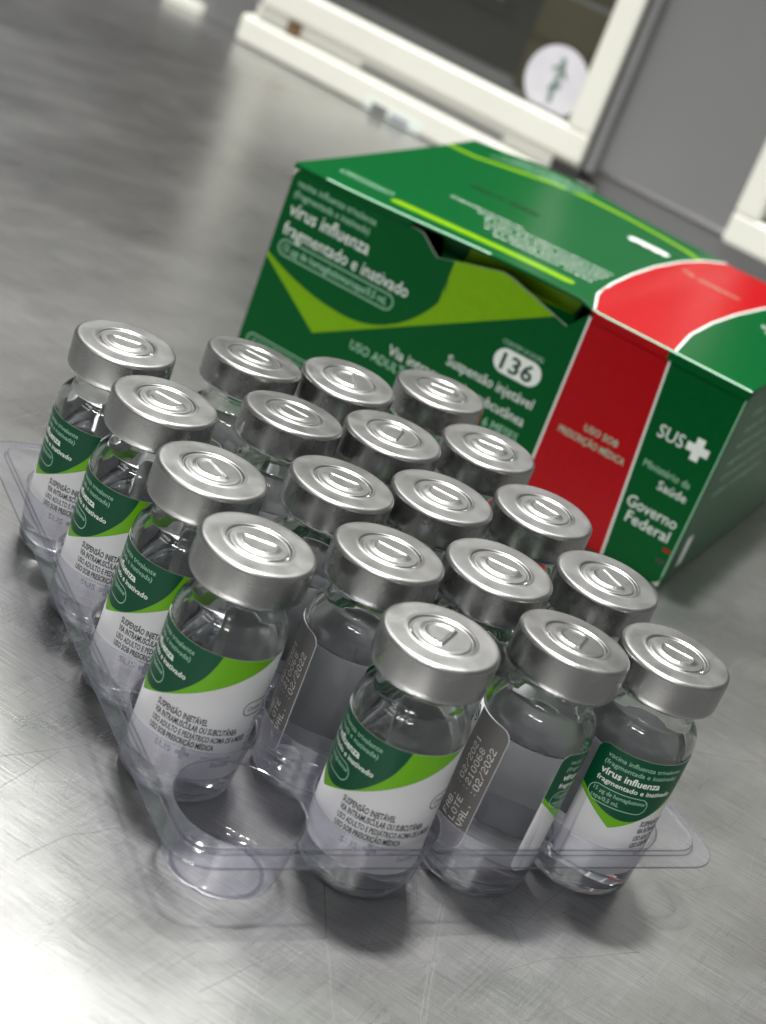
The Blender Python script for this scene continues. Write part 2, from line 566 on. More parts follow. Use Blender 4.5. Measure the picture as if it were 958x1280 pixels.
holes = []
for i in range(4):
    for j in range(1, 6):
        c = cell(i, j)
        holes.append([(c[0] + RH * math.cos(2 * math.pi * k / NP), c[1] + RH * math.sin(2 * math.pi * k / NP)) for k in range(NP)])
studs = []
for i in range(3):
    for j in range(1, 5):
        a, b = cell(i, j), cell(i + 1, j + 1)
        studs.append(((a[0] + b[0]) / 2, (a[1] + b[1]) / 2))
SR = 3.4
stud_loops = [[(c[0] + SR * math.cos(2 * math.pi * k / 24), c[1] + SR * math.sin(2 * math.pi * k / 24)) for k in range(24)] for c in studs]
v, f = fill([loop_pts(loops[0][0], loops[0][2])], None, holes + stud_loops)
V = [tl(x, y, ZD) for x, y in v]
F = list(f)
mi = [0] * len(F)
base = len(V)
n = len(loop_pts(0, 6))
for ins, z, r in loops: V += [tl(x, y, z) for x, y in loop_pts(ins, r)]
for a in range(len(loops) - 1):
    for k in range(n):
        k2 = (k + 1) % n
        F.append((base + a * n + k, base + a * n + k2, base + (a + 1) * n + k2, base + (a + 1) * n + k)); mi.append(1 if a in (1, 2, 4, 5) else 0)
for c in studs:                      # small domes between the pockets
    prof = [(SR, 0), (SR - .35, .12), (SR - .6, .55), (SR - .75, 1.0), (SR - 1.2, 1.35), (SR - 2.0, 1.45), (0, 1.45)]
    vv, ff = lathe(prof, 24)
    b0 = len(V); V += [tl(x + c[0], y + c[1], ZD + z) for x, y, z in vv]; F += [tuple(i + b0 for i in q) for q in ff]
mi += [0] * (len(F) - len(mi))
deck = obj('flange', V, F, [M['tray_deck'], M['tray_edge']], tray, True, mi)
e = loop_pts(0.0, 6.8); e2 = loop_pts(-0.09, 6.8)
V = [tl(x, y, ZL) for x, y in e] + [tl(x, y, ZL - .1) for x, y in e2] + [tl(x, y, ZL - .34) for x, y in e2]
F = []
for a in range(2):
    for k in range(n):
        k2 = (k + 1) % n
        F.append((a * n + k, a * n + k2, (a + 1) * n + k2, (a + 1) * n + k))
obj('rim_edge', V, F, M['tray_edge'], tray, True)
# pocket: flared mouth, four shallow flutes, rounded floor
prof = [(RH, ZD), (RH - .13, ZD - .02), (RH - .24, ZD - .10), (RH - .30, ZD - .25), (RH - .33, ZD - .5)]
prof += [(RH - .33 - 0.85 * t / 8, ZD - .5 - (ZD - .5 - 3.2) * t / 8) for t in range(1, 9)]
prof += arc(RH - 1.18 - 2.3, 3.2, 2.3, 2.75, 0, -86, 7)[1:] + [(RH - 4.0, .42), (RH - 4.3, .62), (RH - 4.8, .65), (0, .65)]
pv, pf = lathe(prof, NP)
PV = []
for x, y, z in pv:
    r = math.hypot(x, y); a = math.atan2(y, x)
    if r > 8 and z < ZD - .5:
        g = 0
        for k in range(4):
            d = (a - math.radians(45 + 90 * k) + math.pi) % (2 * math.pi) - math.pi
            g = max(g, math.exp(-(d / .10) ** 2))
        s = 1 - 0.05 * g * min(1, (ZD - .5 - z) / 1.5)
        x, y = x * s, y * s
    PV.append((x, y, z))
pmesh = None
for i in range(4):
    for j in range(1, 6):
        c = cell(i, j)
        if pmesh is None:
            p0 = obj('pocket', PV, [q[::-1] for q in pf], [M['tray'], M['tray_edge']], tray, True, [1 if k // NP in (0, 1, 2, 19) else 0 for k in range(len(pf))]); pmesh = p0.data
        else:
            p0 = bpy.data.objects.new('pocket', pmesh); C.objects.link(p0); p0.parent = tray
        p0.location = Vector(tl(c[0], c[1], 0)) * S
        if (i, j) == (0, 5): p0['label'] = 'empty pocket at the front corner'

# ------------------------------------------------------------------ one vial
RB = 9.85
HT = 46.4                            # base to cap top
vial = empty('vaccine_vial', (0, 0, 0), 'vial', 'vial', 'vaccine vials in the clear tray')
# glass: outer skin, mouth, inner skin down to the liquid, and the glass below the liquid is closed by the liquid's own wall
ZLIQ = 28.6
outer = [(0, .55), (5.5, .5), (6.7, .12), (7.3, 0)] + arc(RB - 2.2, 2.2, 2.2, 2.2, -84, 0, 7) + [(RB, 12), (RB, 24)]
outer += arc(RB - 2.9, 31.2, 2.9, 4.3, 0, 78, 9)
outer += [(7.15, 36.1), (6.95, 37.0), (6.9, 38.2), (7.3, 39.6), (9.2, 40.0), (9.4, 40.4), (9.4, 43.6), (9.2, 43.9), (6.4, 43.9)]
inner_up = [(6.2, 43.7), (6.0, 40.0), (5.9, 37.2), (6.1, 36.0)] + arc(RB - 3.9, 31.0, 2.9, 4.2, 74, 0, 8) + [(RB - 1.0, ZLIQ + .55)]
gv, gf = lathe(outer + inner_up, 72)
obj('glass_body', gv, gf, M['glass'], vial, True)
liq_wall = [(0, 2.1), (3.5, 2.0), (6.5, 1.75)] + arc(RB - 1.0 - 1.6, 3.2, 1.6, 1.6, -80, 0, 5) + [(RB - 1.0, 14), (RB - 1.0, ZLIQ + .55)]
lv, lf = lathe(liq_wall, 72)
top = [(RB - 1.0, ZLIQ + .55), (RB - 1.15, ZLIQ + .28), (RB - 1.45, ZLIQ + .1), (RB - 2.1, ZLIQ), (4, ZLIQ - .02), (0, ZLIQ - .02)]
tv, tf = lathe(top, 72)
V, F = merge((lv, lf), (tv, tf))
obj('liquid', V, F, [M['liquid_wall'], M['liquid_top']], vial, True, [0] * len(lf) + [1] * len(tf))
sv, sf = lathe([(0, 45.7), (9.2, 45.7), (9.3, 44.1), (5.95, 43.95), (5.8, 41.2), (5.4, 40.6), (3.5, 40.4), (3.2, 42.0), (0, 42.2)], 40)
obj('stopper', sv, [q[::-1] for q in sf], M['rubber'], vial, True)

# aluminium crimp cap with its stamped centre
RC = 9.95


def stamp(x, y):
    r = math.hypot(x, y); a = math.atan2(y, x)
    h = 0.0
    g = lambda c, w_: math.exp(-((r - c) / w_) ** 2)
    h += .20 * g(5.75, .20)                                # scored lip
    h -= .34 * g(5.25, .24)
    side = 1 / (1 + math.exp(-(0.8 - y) / .09))
    h += .34 * g(3.2, .50) * side                         # crescent ridge
    if r < 3.25: h += .20 * side
    bar = math.exp(-((y - 1.05) / .27) ** 2) / (1 + math.exp((abs(x) - 3.1) / .12))
    h += .46 * bar
    d = (a + math.radians(34) + math.pi) % (2 * math.pi) - math.pi
    if abs(d) < math.radians(24): h -= 1.0 * g(5.3, .16) * min(1, (math.radians(24) - abs(d)) / .08)
    return h * 0.7


radii = [0, .35, .7, .9, 1.1, 1.3, 1.5, 1.7, 1.9, 2.1, 2.3, 2.5, 2.65, 2.8, 2.95, 3.1, 3.25, 3.4, 3.55, 3.7, 3.9, 4.1, 4.35, 4.6, 4.8, 4.95, 5.08, 5.2, 5.3, 5.4, 5.5,
         5.6, 5.7, 5.8, 5.92, 6.1, 6.4, 7.0, 8.0, 8.7]
NC = 112
cv, cf = lathe([(r, HT) for r in radii] + arc(RC - .8, HT - .8, .8, .8, 84, 0, 7) +
               [(RC, HT - 3.4), (RC, 41.0), (RC - .05, 40.2), (RC - .3, 39.75), (RC - .9, 39.6), (RC - 1.2, 39.7), (RC - 1.2, 40.6), (6.6, 40.6)], NC)
cv = [(x, y, z + (stamp(x, y) if math.hypot(x, y) < 6.6 and z > HT - .2 else 0)) for x, y, z in cv]
cmi = []
for q in cf:                         # the torn bridge in the score line shows the dark stopper
    px_, py_ = sum(cv[i][0] for i in q) / len(q), sum(cv[i][1] for i in q) / len(q)
    d = (math.atan2(py_, px_) + math.radians(34) + math.pi) % (2 * math.pi) - math.pi
    cmi.append(2 if min(cv[i][2] for i in q) < HT - 1.0 else 1 if 5.1 < math.hypot(px_, py_) < 5.42 and abs(d) < math.radians(19) and cv[q[0]][2] > 44 else 0)
cap = obj('crimp_cap', cv, [q[::-1] for q in cf], [M['alu'], M['rubber'], M['alu_side']], vial, True, cmi)

# label, printed sheet wrapped round the glass
LZ0, LZ1, LU = 6.6, 30.8, 52.2


def wrap(rad):
    return lambda u, z: (rad * math.cos(u / RB), rad * math.sin(u / RB), z - .55)


ov, of = fill([rrect(0, LZ0, LU, LZ1, 1.9)], 0.9)
bmv = len(ov)
V = [wrap(9.90)(*q) for q in ov] + [wrap(9.78)(*q) for q in ov]
F = list(of) + [tuple(i + bmv for i in q[::-1]) for q in of]
edge = {}
for q in of:
    for a in range(len(q)):
        k = (q[a], q[(a + 1) % len(q)])
        if (k[1], k[0]) in edge: del edge[(k[1], k[0])]
        else: edge[k] = 1
F += [(a, a + bmv, b + bmv, b) for a, b in edge]
label = obj('label', V, F, M['paper'], vial, True)
W1, W2, W3 = wrap(9.925), wrap(9.95), wrap(9.975)
i1, t1 = 0.0, LZ1


def spline(pts, u):
    n = len(pts)
    for k in range(n - 1):
        if u <= pts[k + 1][0] or k == n - 2:
            p0, p1, p2, p3 = pts[max(0, k - 1)], pts[k], pts[k + 1], pts[min(n - 1, k + 2)]
            t = (u - p1[0]) / (p2[0] - p1[0]); h = p2[0] - p1[0]
            m1 = (p2[1] - p0[1]) / (p2[0] - p0[0]); m2 = (p3[1] - p1[1]) / (p3[0] - p1[0])
            return ((2 * t ** 3 - 3 * t * t + 1) * p1[1] + (t ** 3 - 2 * t * t + t) * h * m1 +
                    (-2 * t ** 3 + 3 * t * t) * p2[1] + (t ** 3 - t * t) * h * m2)


def dark_bottom(u):
    return min(LZ1, spline([(0, 22.0), (3, 20.1), (6, 18.7), (9.3, 18.1), (12, 18.7), (14.5, 20.2), (17, 22.6), (19.4, 25.8), (20.6, 28.6), (21.2, 30.8)], u))


def lime_bottom(u):
    if u <= 7.5: return 21.0 - 5.0 * u / 7.5
    return 16.0 + (LZ1 - 16.0) * ((u - 7.5) / 24.2) ** 1.06


us = [i * .5 for i in range(0, 65)]
cor = [(0.0 + 1.9 * (1 - math.cos(math.radians(90 - 15 * i))), LZ1 - 1.9 + 1.9 * math.sin(math.radians(90 - 15 * i))) for i in range(7)]
cor = [(1.9 - 1.9 * math.sin(math.radians(15 * i)), LZ1 - 1.9 + 1.9 * math.cos(math.radians(15 * i))) for i in range(7)]
lime = [(u, lime_bottom(u)) for u in us if u < 31.6] + [(31.7, LZ1)] + cor
dark = [(u, dark_bottom(u)) for u in [k * .25 for k in range(85)]] + [(21.2, LZ1)] + cor
sheet('lime_swoosh', fill([lime], .9), W1, M['lab_lime'], label, True)
sheet('green_panel', fill([dark], .9), W2, M['lab_green'], label, True)
pill = rrect(1.5, 19.9, 12.6, 23.2, 1.6)
wt = [text('vírus influenza', 2.1, 25.5, 1.4, .022, 11.2), text('fragmentado e inativado', 2.0, 23.95, 1.0, .016, 14.6)]
pt = [text('vacina influenza trivalente', 2.2, 28.8, .95, 0, 14.4), text('(fragmentada e inativada)', 2.1, 27.4, .95, 0, 14.2),
      text('15 µg de hemaglutinina/', 2.3, 21.85, .85, 0.004, 9.8), text('cepa/0,5 mL', 2.3, 20.5, .85, .004, 5.2), ring(pill, .14)]
sheet('lettering', merge(*wt), W3, M['white_ink'], label)
sheet('lettering', merge(*pt), W3, M['pale_ink'], label)
TS = 13.2
bt = [text('SUSPENSÃO INJETÁVEL', TS, 17.3, 1.2, .026, 9.4), text('VIA INTRAMUSCULAR OU SUBCUTÂNEA', TS, 15.75, 1.2, .026, 15.2),
      text('USO ADULTO E PEDIÁTRICO ACIMA DE 6 MESES', TS, 14.2, 1.12, .02, 17.6), text('USO SOB PRESCRIÇÃO MÉDICA', TS, 12.65, 1.12, .02, 11.8),
      text('Contém 10 doses', 29.0, 20.4, .95, .004, 7.4), ring(rrect(28.1, 19.4, 37.2, 22.3, 1.4), .18)]
for k, l in enumerate((6.5, 5.2, 6.1, 4.4, 6.4, 5.0)):
    bt.append(text('AGITE ANTES DE USAR'[:int(l * 2.4)], 32.0, 17.6 - 1.3 * k, .72, .006, l))
plus = [(x + 1.9, y + 1.1) for x, y in [(17.2, 9.5), (18.0, 9.5), (18.0, 8.7), (18.8, 8.7), (18.8, 9.5), (19.6, 9.5), (19.6, 10.3),
                                        (18.8, 10.3), (18.8, 11.1), (18.0, 11.1), (18.0, 10.3), (17.2, 10.3)]]
st_ = [text('SUS', 15.2, 10.4, 1.2, .01, 3.2), fill([plus]), text('Ministério da', 23.6, 10.6, .75, 0, 5.4), text('Saúde', 25.6, 9.2, 1.0, .014, 3.6)]
sheet('lettering', merge(*st_), W1, M['soft_ink'], label)  # ink paled to paint in the tray's haze over this print
sheet('lettering', merge(*bt), W1, M['ink'], label)
# round emblem beside the tag
EU, EZ = 41.9, 28.4
circ = [(EU + 1.5 * math.cos(k * math.pi / 12), EZ + 1.5 * math.sin(k * math.pi / 12)) for k in range(24)]
sheet('emblem', merge(fill([circ], .9)), W1, M['lab_green'], label)
sheet('emblem_mark', merge(stroke([(EU + .9 * math.cos(a), EZ + .45 + .5 * math.sin(a)) for a in [math.radians(x) for x in range(20, 281, 20)]], .28),
                           stroke([(EU + .9 * math.cos(a), EZ - .5 + .5 * math.sin(a)) for a in [math.radians(x) for x in range(200, 461, 20)]], .28)), W2, M['white_ink'], label)
# grey lot tag printed at the label's right end
tag = rrect(43.6, LZ0, LU - .12, LZ1 - .1, 1.9, 5, (1, 0, 0, 1))
sheet('lot_tag', fill([tag], .9), W1, M['tag'], label, True)
rr = math.pi / 2
sheet('lot_lettering', merge(dot_text('FAB. :02/2021', 47.05, 11.0, .185, 1.22, rr), dot_text('LOTE :210068', 49.0, 11.0, .185, 1.22, rr),
                             dot_text('VAL. :02/2022', 50.95, 11.0, .185, 1.22, rr)), W2, M['tag_ink'], label)

# measured cap-centre offsets, where the label starts (degrees round the vial), how the cap is turned
CAPS = {'A1': (-3.62, 94.86), 'A2': (-2.86, 71.81), 'A3': (-2.15, 46.9), 'A4': (-2.32, 23.12),
        'B1': (25.11, 97.99), 'B2': (24.52, 74.32), 'B3': (24.01, 48.3), 'B4': (23.16, 25.09), 'B5': (21.17, .04),
        'C1': (45.1, 94.08), 'C2': (45.24, 71.22), 'C3': (45.02, 47.8), 'C4': (44.79, 23.32), 'C5': (48.6, 1.9),
        'D1': (68.52, 96.16), 'D2': (67.83, 71.38), 'D3': (67.59, 46.94), 'D4': (68.27, 23.02), 'D5': (68.62, -.29)}
DEG = math.degrees
TURN = {'A1': -113.4 - DEG(2.04), 'A2': -115.2 - DEG(2.04), 'A3': -117.3 - DEG(2.0), 'A4': -119.8 - DEG(2.04),
        'B4': -124.4 + DEG(.38), 'B5': -127.5 - DEG(1.86), 'C5': -131.6 + DEG(.72), 'D5': -135.1 - DEG(.5),
        'B1': -60, 'B2': -80, 'B3': -100, 'C1': 20, 'C2': 130, 'C3': 60, 'C4': 100, 'D1': 0, 'D2': 40, 'D3': -150, 'D4': 30}
SPIN = {'A1': -25, 'A2': -48, 'A3': -76, 'A4': -30, 'B1': -49, 'B2': -53, 'B3': -35, 'B4': -48, 'B5': -140, 'C1': -105, 'C2': -130, 'C3': -49,
        'C4': -42, 'C5': -136, 'D1': -34, 'D2': -36, 'D3': -58, 'D4': -83, 'D5': -50}
LABELS = {
    'A1': 'capped vial at the far left corner of the tray, leftmost silver cap of all',
    'A2': 'vial second from the back in the left column, green label facing left',
    'A3': 'vial third from the back in the left column, right behind the empty pocket neighbour',
    'A4': 'vial with full white and green label, standing right behind the empty pocket',
    'B1': 'vial at the back of the second column, leftmost of the three nearest the carton',
    'B2': 'second column vial, second from the back, directly left of the cap with a dark slit',
    'B3': 'middle vial of the second column, third from the back',
    'B4': 'vial showing a grey date tag, directly behind the front vial with suspension text',
    'B5': 'front row vial right beside the empty pocket, label text facing forward',
    'C1': 'middle one of the three back row vials standing against the carton text',
    'C2': 'third column vial, second from the back, dark slit at left of its stamped cap',
    'C3': 'middle vial of the third column, third from the back',
    'C4': 'third column vial, behind the front vial with the grey date tag facing the viewer',
    'C5': 'front row vial turned to show its grey date tag and clear glass gap',
    'D1': 'back row vial farthest right, under the white 136 on the carton',
    'D2': 'right column vial, second from the back, cap just left of the carton red band',
    'D3': 'middle vial of the right column, cap covering the foot of the carton red band',
    'D4': 'right column vial, directly behind the front right corner vial',
    'D5': 'vial at the front right corner of the tray, start of green label facing forward'}
LABELS['A3'] = 'vial third from the back in the left column, between two green labelled vials'


def clone(src, parent=None):
    o = src.copy(); C.objects.link(o)
    if parent is not None: o.parent = parent
    return o


kids = [(c, list(c.children)) for c in vial.children]
first = True
for key, (mx_, my_) in CAPS.items():
    i, j = 'ABCD'.index(key[0]), int(key[1])
    cx0, cy0 = cell(i, j)
    dx, dy = mx_ - cx0, my_ - cy0
    l = math.hypot(dx, dy); k = min(.3, .45 / max(l, 1e-6))
    b = Vector((cx0 + dx * k, cy0 + dy * k, .78)); t = Vector((mx_, my_, 47.1))
    q = Vector((0, 0, 1)).rotation_difference(t - b)
    if first:
        root, pairs, first = vial, kids, False
        parts = [c for c, _ in kids]
    else:
        root = clone(vial); parts = []
        for c, gs in kids:
            p = clone(c, root); parts.append(p)
            for g_ in gs: clone(g_, p)
    root.location = b * S
    root.rotation_mode = 'QUATERNION'; root.rotation_quaternion = q
    root['label'] = LABELS[key]
    for p in parts:
        nm = p.name.split('.')[0]
        if nm == 'crimp_cap': p.rotation_euler = (0, 0, math.radians(SPIN[key]))
        if nm == 'label': p.rotation_euler = (0, 0, math.radians(TURN[key]))

for o in bpy.data.objects:
    nm = o.name.split('.')[0]
    if nm in ('glass_body', 'liquid'): o.cycles.is_caustics_caster = True
    if nm in ('label', 'counter', 'lettering', 'green_panel', 'lime_swoosh', 'lot_tag'): o.cycles.is_caustics_receiver = True

# ------------------------------------------------------------------ the carton
BW, BD, BH = 134.3, 112.0, 54.4
carton = empty('medicine_carton', (77.22, 211.88, 0), 'green vaccine carton with lime swoosh and red band, torn front flap', 'carton')
carton.rotation_euler = (0, 0, math.radians(-53.82))
TH = .55


def front(d=0.0): return lambda u, z: (u, -d, z)
def endm(d=0.0): return lambda v, z: (BW + d, v, z)


notch = [(89.6, 54.6), (85.4, 49.4), (67.6, 54.0), (64.4, 54.3), (46.4, 49.7), (40.4, 53.9)]
outline = [(.3, .2), (BW - .3, .2), (BW - .3, BH), (89.9, BH)] + notch + [(.3, BH - .2)]
fv, ff = fill([outline])
n = len(fv)
V = [front(0)(*q) for q in fv] + [front(-TH)(*q) for q in fv]
m_ = len(outline)
F = list(ff) + [tuple(i + n for i in q[::-1]) for q in ff]
mi = [0] * len(ff) + [1] * len(ff)
for a in range(m_):
    b = (a + 1) % m_
    F.append((a, a + n, b + n, b)); mi.append(2)
fp = obj('front_panel', V, F, [M['box_green'], M['board_in'], M['board']], carton, False, mi)


def circ_bottom(u):                 # dark circle over the lime check mark
    c = 27.5
    s = max(-1, min(1, (u - c) / 27.5))
    return 54.4 - 30.6 * math.sqrt(max(0, 1 - s * s)) if u >= c else 23.8 + 6.2 * ((c - u) / c) ** 2


lo = [(.4, 28.6), (20.8, 15.3), (40, 27), (60, 39), (82.5, 50.25)]
cut = [(67.6, 53.9), (64.4, 54.2), (51.6, 51.1)]
lime = lo[:1] + lo[1:2] + [(81.6, 50.3)] + cut + [(u, circ_bottom(u)) for u in [51.4, 50, 48, 46, 44, 42, 40, 38, 36, 34, 32, 30, 28, 26, 23, 20, 17, 14, 11, 8, 5, 2.5, .4]]
sheet('lime_swoosh', fill([lime]), front(.04), M['box_lime'], fp)
sheet('red_band', fill([[(91.3, .4), (117.4, .4), (112.7, BH - .1), (90.5, BH - .1)]]), front(.04), M['box_red'], fp)
sheet('white_line', merge(stroke([(91.1, .4), (90.2, BH - .1)], .55), stroke([(117.6, .4), (112.9, BH - .1)], .55)), front(.06), M['white_ink'], fp)
wt = [text('vírus influenza', 2.6, 41.6, 4.0, .004, 25.5), text('fragmentado e inativado', 2.6, 36.2, 3.7, .003, 40.0),
      text('Via intramuscular', 43.2, 20.3, 3.0, .001, 27), text('ou subcutânea', 66.5, 20.4, 3.0, .001, 18.5),
      text('Suspensão injetável', 59.5, 25.6, 3.0, .002, 26),
      text('SUS', 117.6, 35.4, 3.6, .003, 7.0),
      fill([[(125.4, 35.9), (127.3, 35.9), (127.3, 34.0), (129.5, 34.0), (129.5, 35.9), (131.4, 35.9), (131.4, 38.1), (129.5, 38.1),
             (129.5, 40.0), (127.3, 40.0), (127.3, 38.1), (125.4, 38.1)]]),
      text('Saúde', 123.2, 23.2, 2.5, .003, 8.0), text('Governo', 117.8, 15.8, 3.2, .003, 14.0), text('Federal', 119.2, 11.8, 3.2, .003, 12.2),
      fill([rrect(70.9, 30.6, 84.6, 37.2, 3.25, 8)])]
sheet('lettering', merge(*wt), front(.08), M['white_ink'], fp)
pt = [text('vacina influenza trivalente', 2.4, 49.6, 2.0, 0, 25), text('(fragmentada e inativada)', 2.4, 46.6, 2.0, 0, 24),
      text('15 µg de hemaglutinina/cepa/0,5 mL', 4.4, 31.9, 2.2, .004, 33.5), ring(rrect(2.8, 30.6, 39.8, 35.1, 2.2), .3),
      text('USO ADULTO E', 32.4, 16.6, 2.7, 0, 22), text('ACIMA DE 6 MESES', 60, 15.6, 2.7, 0, 25), text('DE IDADE', 72, 11.6, 2.7, 0, 13),
      text('CONTÉM 20 DOSES', 71.6, 38.0, 1.3, 0, 12),
      text('Ministério da', 117.6, 26.9, 2.1, 0, 13.0), ring(rrect(2.8, 3.2, 36, 7.0, 1.8), .3), text('CONTEÚDO E DOSES', 4.6, 4.2, 1.7, 0, 28)]
sheet('lettering', merge(*pt), front(.08), M['pale_ink'], fp)
for tx in (text('USO SOB', 105.0, 27.6, 1.9, .006, 9.6, 'C'), text('PRESCRIÇÃO MÉDICA', 103.6, 24.2, 1.9, .006, 19, 'C')):
    sheet('lettering', tx, front(.08), M['pale_ink'], fp)
sheet('lettering', text('136', 77.75, 31.6, 4.6, .022, 9.4, 'C'), front(.11), M['box_dark'], fp)
sheet('printed_mark', fill([[(131.2, 9.6), (133.2, 9.6), (133.2, 10.4), (131.2, 10.4)]]), front(.08), M['box_red'], fp)
sheet('printed_mark', fill([[(130.6, 6.2), (133, 6.2), (133, 7.2), (130.6, 7.2)]]), front(.08), M['ink'], fp)
# worn white edges: creases where the print is rubbed off
sheet('worn_edge', merge(stroke([(BW - .35, 3), (BW - .35, 54)], .3)), front(.05), M['pale_ink'], fp)

sheet('worn_corner', fill([[(.3, 54.1), (.3, 51.6), (.8, 52.9), (1.6, 53.6), (3.4, 54.1)]]), front(.09), M['board'], fp)
sheet('worn_corner', fill([[(.35, .4), (1.6, .4), (.9, 1.2), (.5, 2.6)]]), front(.09), M['board'], fp)
sheet('worn_corner', fill([[(BW - .4, .4), (BW - .4, 2.4), (BW - .8, 1.3), (BW - 2.2, .5)]]), front(.09), M['board'], fp)
sheet('worn_crease', stroke([(46, 46.5), (48.2, 44.6), (49, 43.2)], .22), front(.1), M['box_dark'], fp)
sheet('worn_crease', stroke([(51.6, 45.8), (52.0, 42.6)], .25), front(.1), M['box_dark'], fp)
# end panel, back and the far side
ev = [(BW, TH, .2), (BW, BD, .2), (BW, BD, BH), (BW, TH, BH), (BW - TH, TH, .2), (BW - TH, BD, .2), (BW - TH, BD, BH), (BW - TH, TH, BH)]
EF = [(0, 1, 2, 3), (4, 7, 6, 5), (0, 4, 5, 1), (1, 5, 6, 2), (2, 6, 7, 3), (3, 7, 4, 0)]
ep = obj('end_panel', ev, EF, M['box_green'], carton)
lt = []
for k, (s, v0, wd) in enumerate((('Cada dose de 0,5 mL contém:', 13.5, 60), ('cepas do vírus influenza', 13.2, 52), ('timerosal', 13.0, 46), ('água para injetáveis', 12.8, 56),
                                 ('Conservar entre 2 e 8', 12.6, 50), ('não congelar', 12.4, 44))):
    lt.append(text(s, v0, 46.5 - 4.6 * k, 1.8, 0, wd))
sheet('lettering', merge(*lt), endm(.05), M['pale_ink'], ep)
sheet('white_patch', fill([[(8.4, 3.8), (13.2, 3.8), (13.2, 12.4), (8.4, 12.4)]]), endm(.05), M['white_ink'], ep)
obj('end_panel', [(x - BW + TH, y, z) for x, y, z in ev], EF, M['box_green'], carton)
obj('back_panel', *box_vf(TH, BW - TH, BD - TH, BD, .2, BH), M['box_green'], carton)
obj('bottom_panel', *box_vf(TH, BW - TH, TH, BD - TH, .2, .8), M['board_in'], carton)


def lid_z(u, v):
    a = BH + .15 + (2.7 * math.sin(math.pi / 2 * min(1, u / 84.0)) ** 2 if u < 86 else max(1.35, 2.7 - (u - 86) * .25))
    k = 1 - v / BD
    back = 2.6 * math.exp(-((u - 30) / 26) ** 2) * (v / BD) ** 3
    return BH + .15 + (a - BH - .15) * (0.35 + .65 * k) + back


def lid(d): return lambda u, v: (u, v, lid_z(u, v) + d)


def gridfill(outl, d, name, mat, parent):
    v_, f_ = fill([outl], 3.0)
    # cut along v as well so that the sheet can bow
    bm = bmesh.new(); vs = [bm.verts.new((x, y, 0)) for x, y in v_]
    for q in f_:
        try: bm.faces.new([vs[i] for i in q])
        except ValueError: pass
    y = math.floor(min(p[1] for p in v_) / 8) * 8 + 8
    while y < max(p[1] for p in v_):
        bmesh.ops.bisect_plane(bm, geom=bm.verts[:] + bm.edges[:] + bm.faces[:], dist=1e-5, plane_co=(0, y, 0), plane_no=(0, 1, 0)); y += 8
    for q in bm.verts: q.co = Vector(lid(d)(q.co.x, q.co.y)) * S
    bmesh.ops.recalc_face_normals(bm, faces=bm.faces[:])
    if sum(q.normal.z for q in bm.faces) < 0: bmesh.ops.reverse_faces(bm, faces=bm.faces[:])
    me = bpy.data.meshes.new(name); bm.to_mesh(me); bm.free()
    return link_mesh(name, me, mat, parent, True)


lp = gridfill([(-.1, -.35), (BW + .1, -.35), (BW + .1, BD + .2), (-.1, BD + .2)], .55, 'lid', M['box_green'], carton)
gridfill([(-.1, -.35), (BW + .1, -.35), (BW + .1, BD + .2), (-.1, BD + .2)], 0, 'lid_underside', M['board_in'], lp)
# folded front edge of the lid, print rubbed pale along the crease
ue = [i * 2.0 for i in range(0, 68)] + [BW + .1]
low = lambda u: min(lid_z(u, 0) - .3, BH - .55) if (u < 38 or u > 90.5) else lid_z(u, 0) - .35
V = [(u, -.35, lid_z(u, 0) + .55) for u in ue] + [(u, -.66, lid_z(u, 0) + .28) for u in ue] + [(u, -.66, low(u)) for u in ue] + [(u, -.3, low(u) - .03) for u in ue]
k = len(ue)
F = [(a * k + i, (a + 1) * k + i, (a + 1) * k + i + 1, a * k + i + 1) for a in range(3) for i in range(k - 1)]
mi = [(3 if a == 0 and (4 < i < 30 or i > 44) else (2 if 45 <= i < 56 and a > 0 else 0)) for a in range(3) for i in range(k - 1)]
obj('lid_fold', V, F, [M['box_green'], M['board'], M['box_red'], M['pale_ink']], lp, False, mi)
# end fold of the lid
vv_ = [i * 4.0 for i in range(0, 29)]
V = [(BW + .1, v_, lid_z(BW, v_) + .55) for v_ in vv_] + [(BW + .35, v_, lid_z(BW, v_) - .2) for v_ in vv_] + [(BW + .1, v_, lid_z(BW, v_) - 1.0) for v_ in vv_]
k = len(vv_)
obj('lid_fold', V, [(a * k + i, a * k + i + 1, (a + 1) * k + i + 1, (a + 1) * k + i) for a in range(2) for i in range(k - 1)], M['box_green'], lp, True)
V = [(-.1, v_, lid_z(0, v_) + .55) for v_ in vv_] + [(-.35, v_, lid_z(0, v_) - .2) for v_ in vv_] + [(-.1, v_, lid_z(0, v_) - 1.0) for v_ in vv_]
obj('lid_fold', V, [(a * k + i, (a + 1) * k + i, (a + 1) * k + i + 1, a * k + i + 1) for a in range(2) for i in range(k - 1)], M['box_green'], lp, True)
# tuck flap hanging inside the torn opening
tv = [(44, 4.2, 55.6), (86.5, 4.2, 56.4), (82, 6.5, 38), (49, 6.5, 38)]
tf_ = obj('tuck_flap', tv + [(x, y + .5, z) for x, y, z in tv], [(3, 2, 1, 0), (4, 5, 6, 7), (0, 1, 5, 4), (1, 2, 6, 5), (2, 3, 7, 6), (3, 0, 4, 7)], M['box_green'], carton)
obj('lime_print', [(53, 4.1, 55.7), (86, 4.1, 56.3), (84.4, 4.7, 51.5), (52, 4.9, 50)], [(3, 2, 1, 0)], M['box_lime'], tf_)
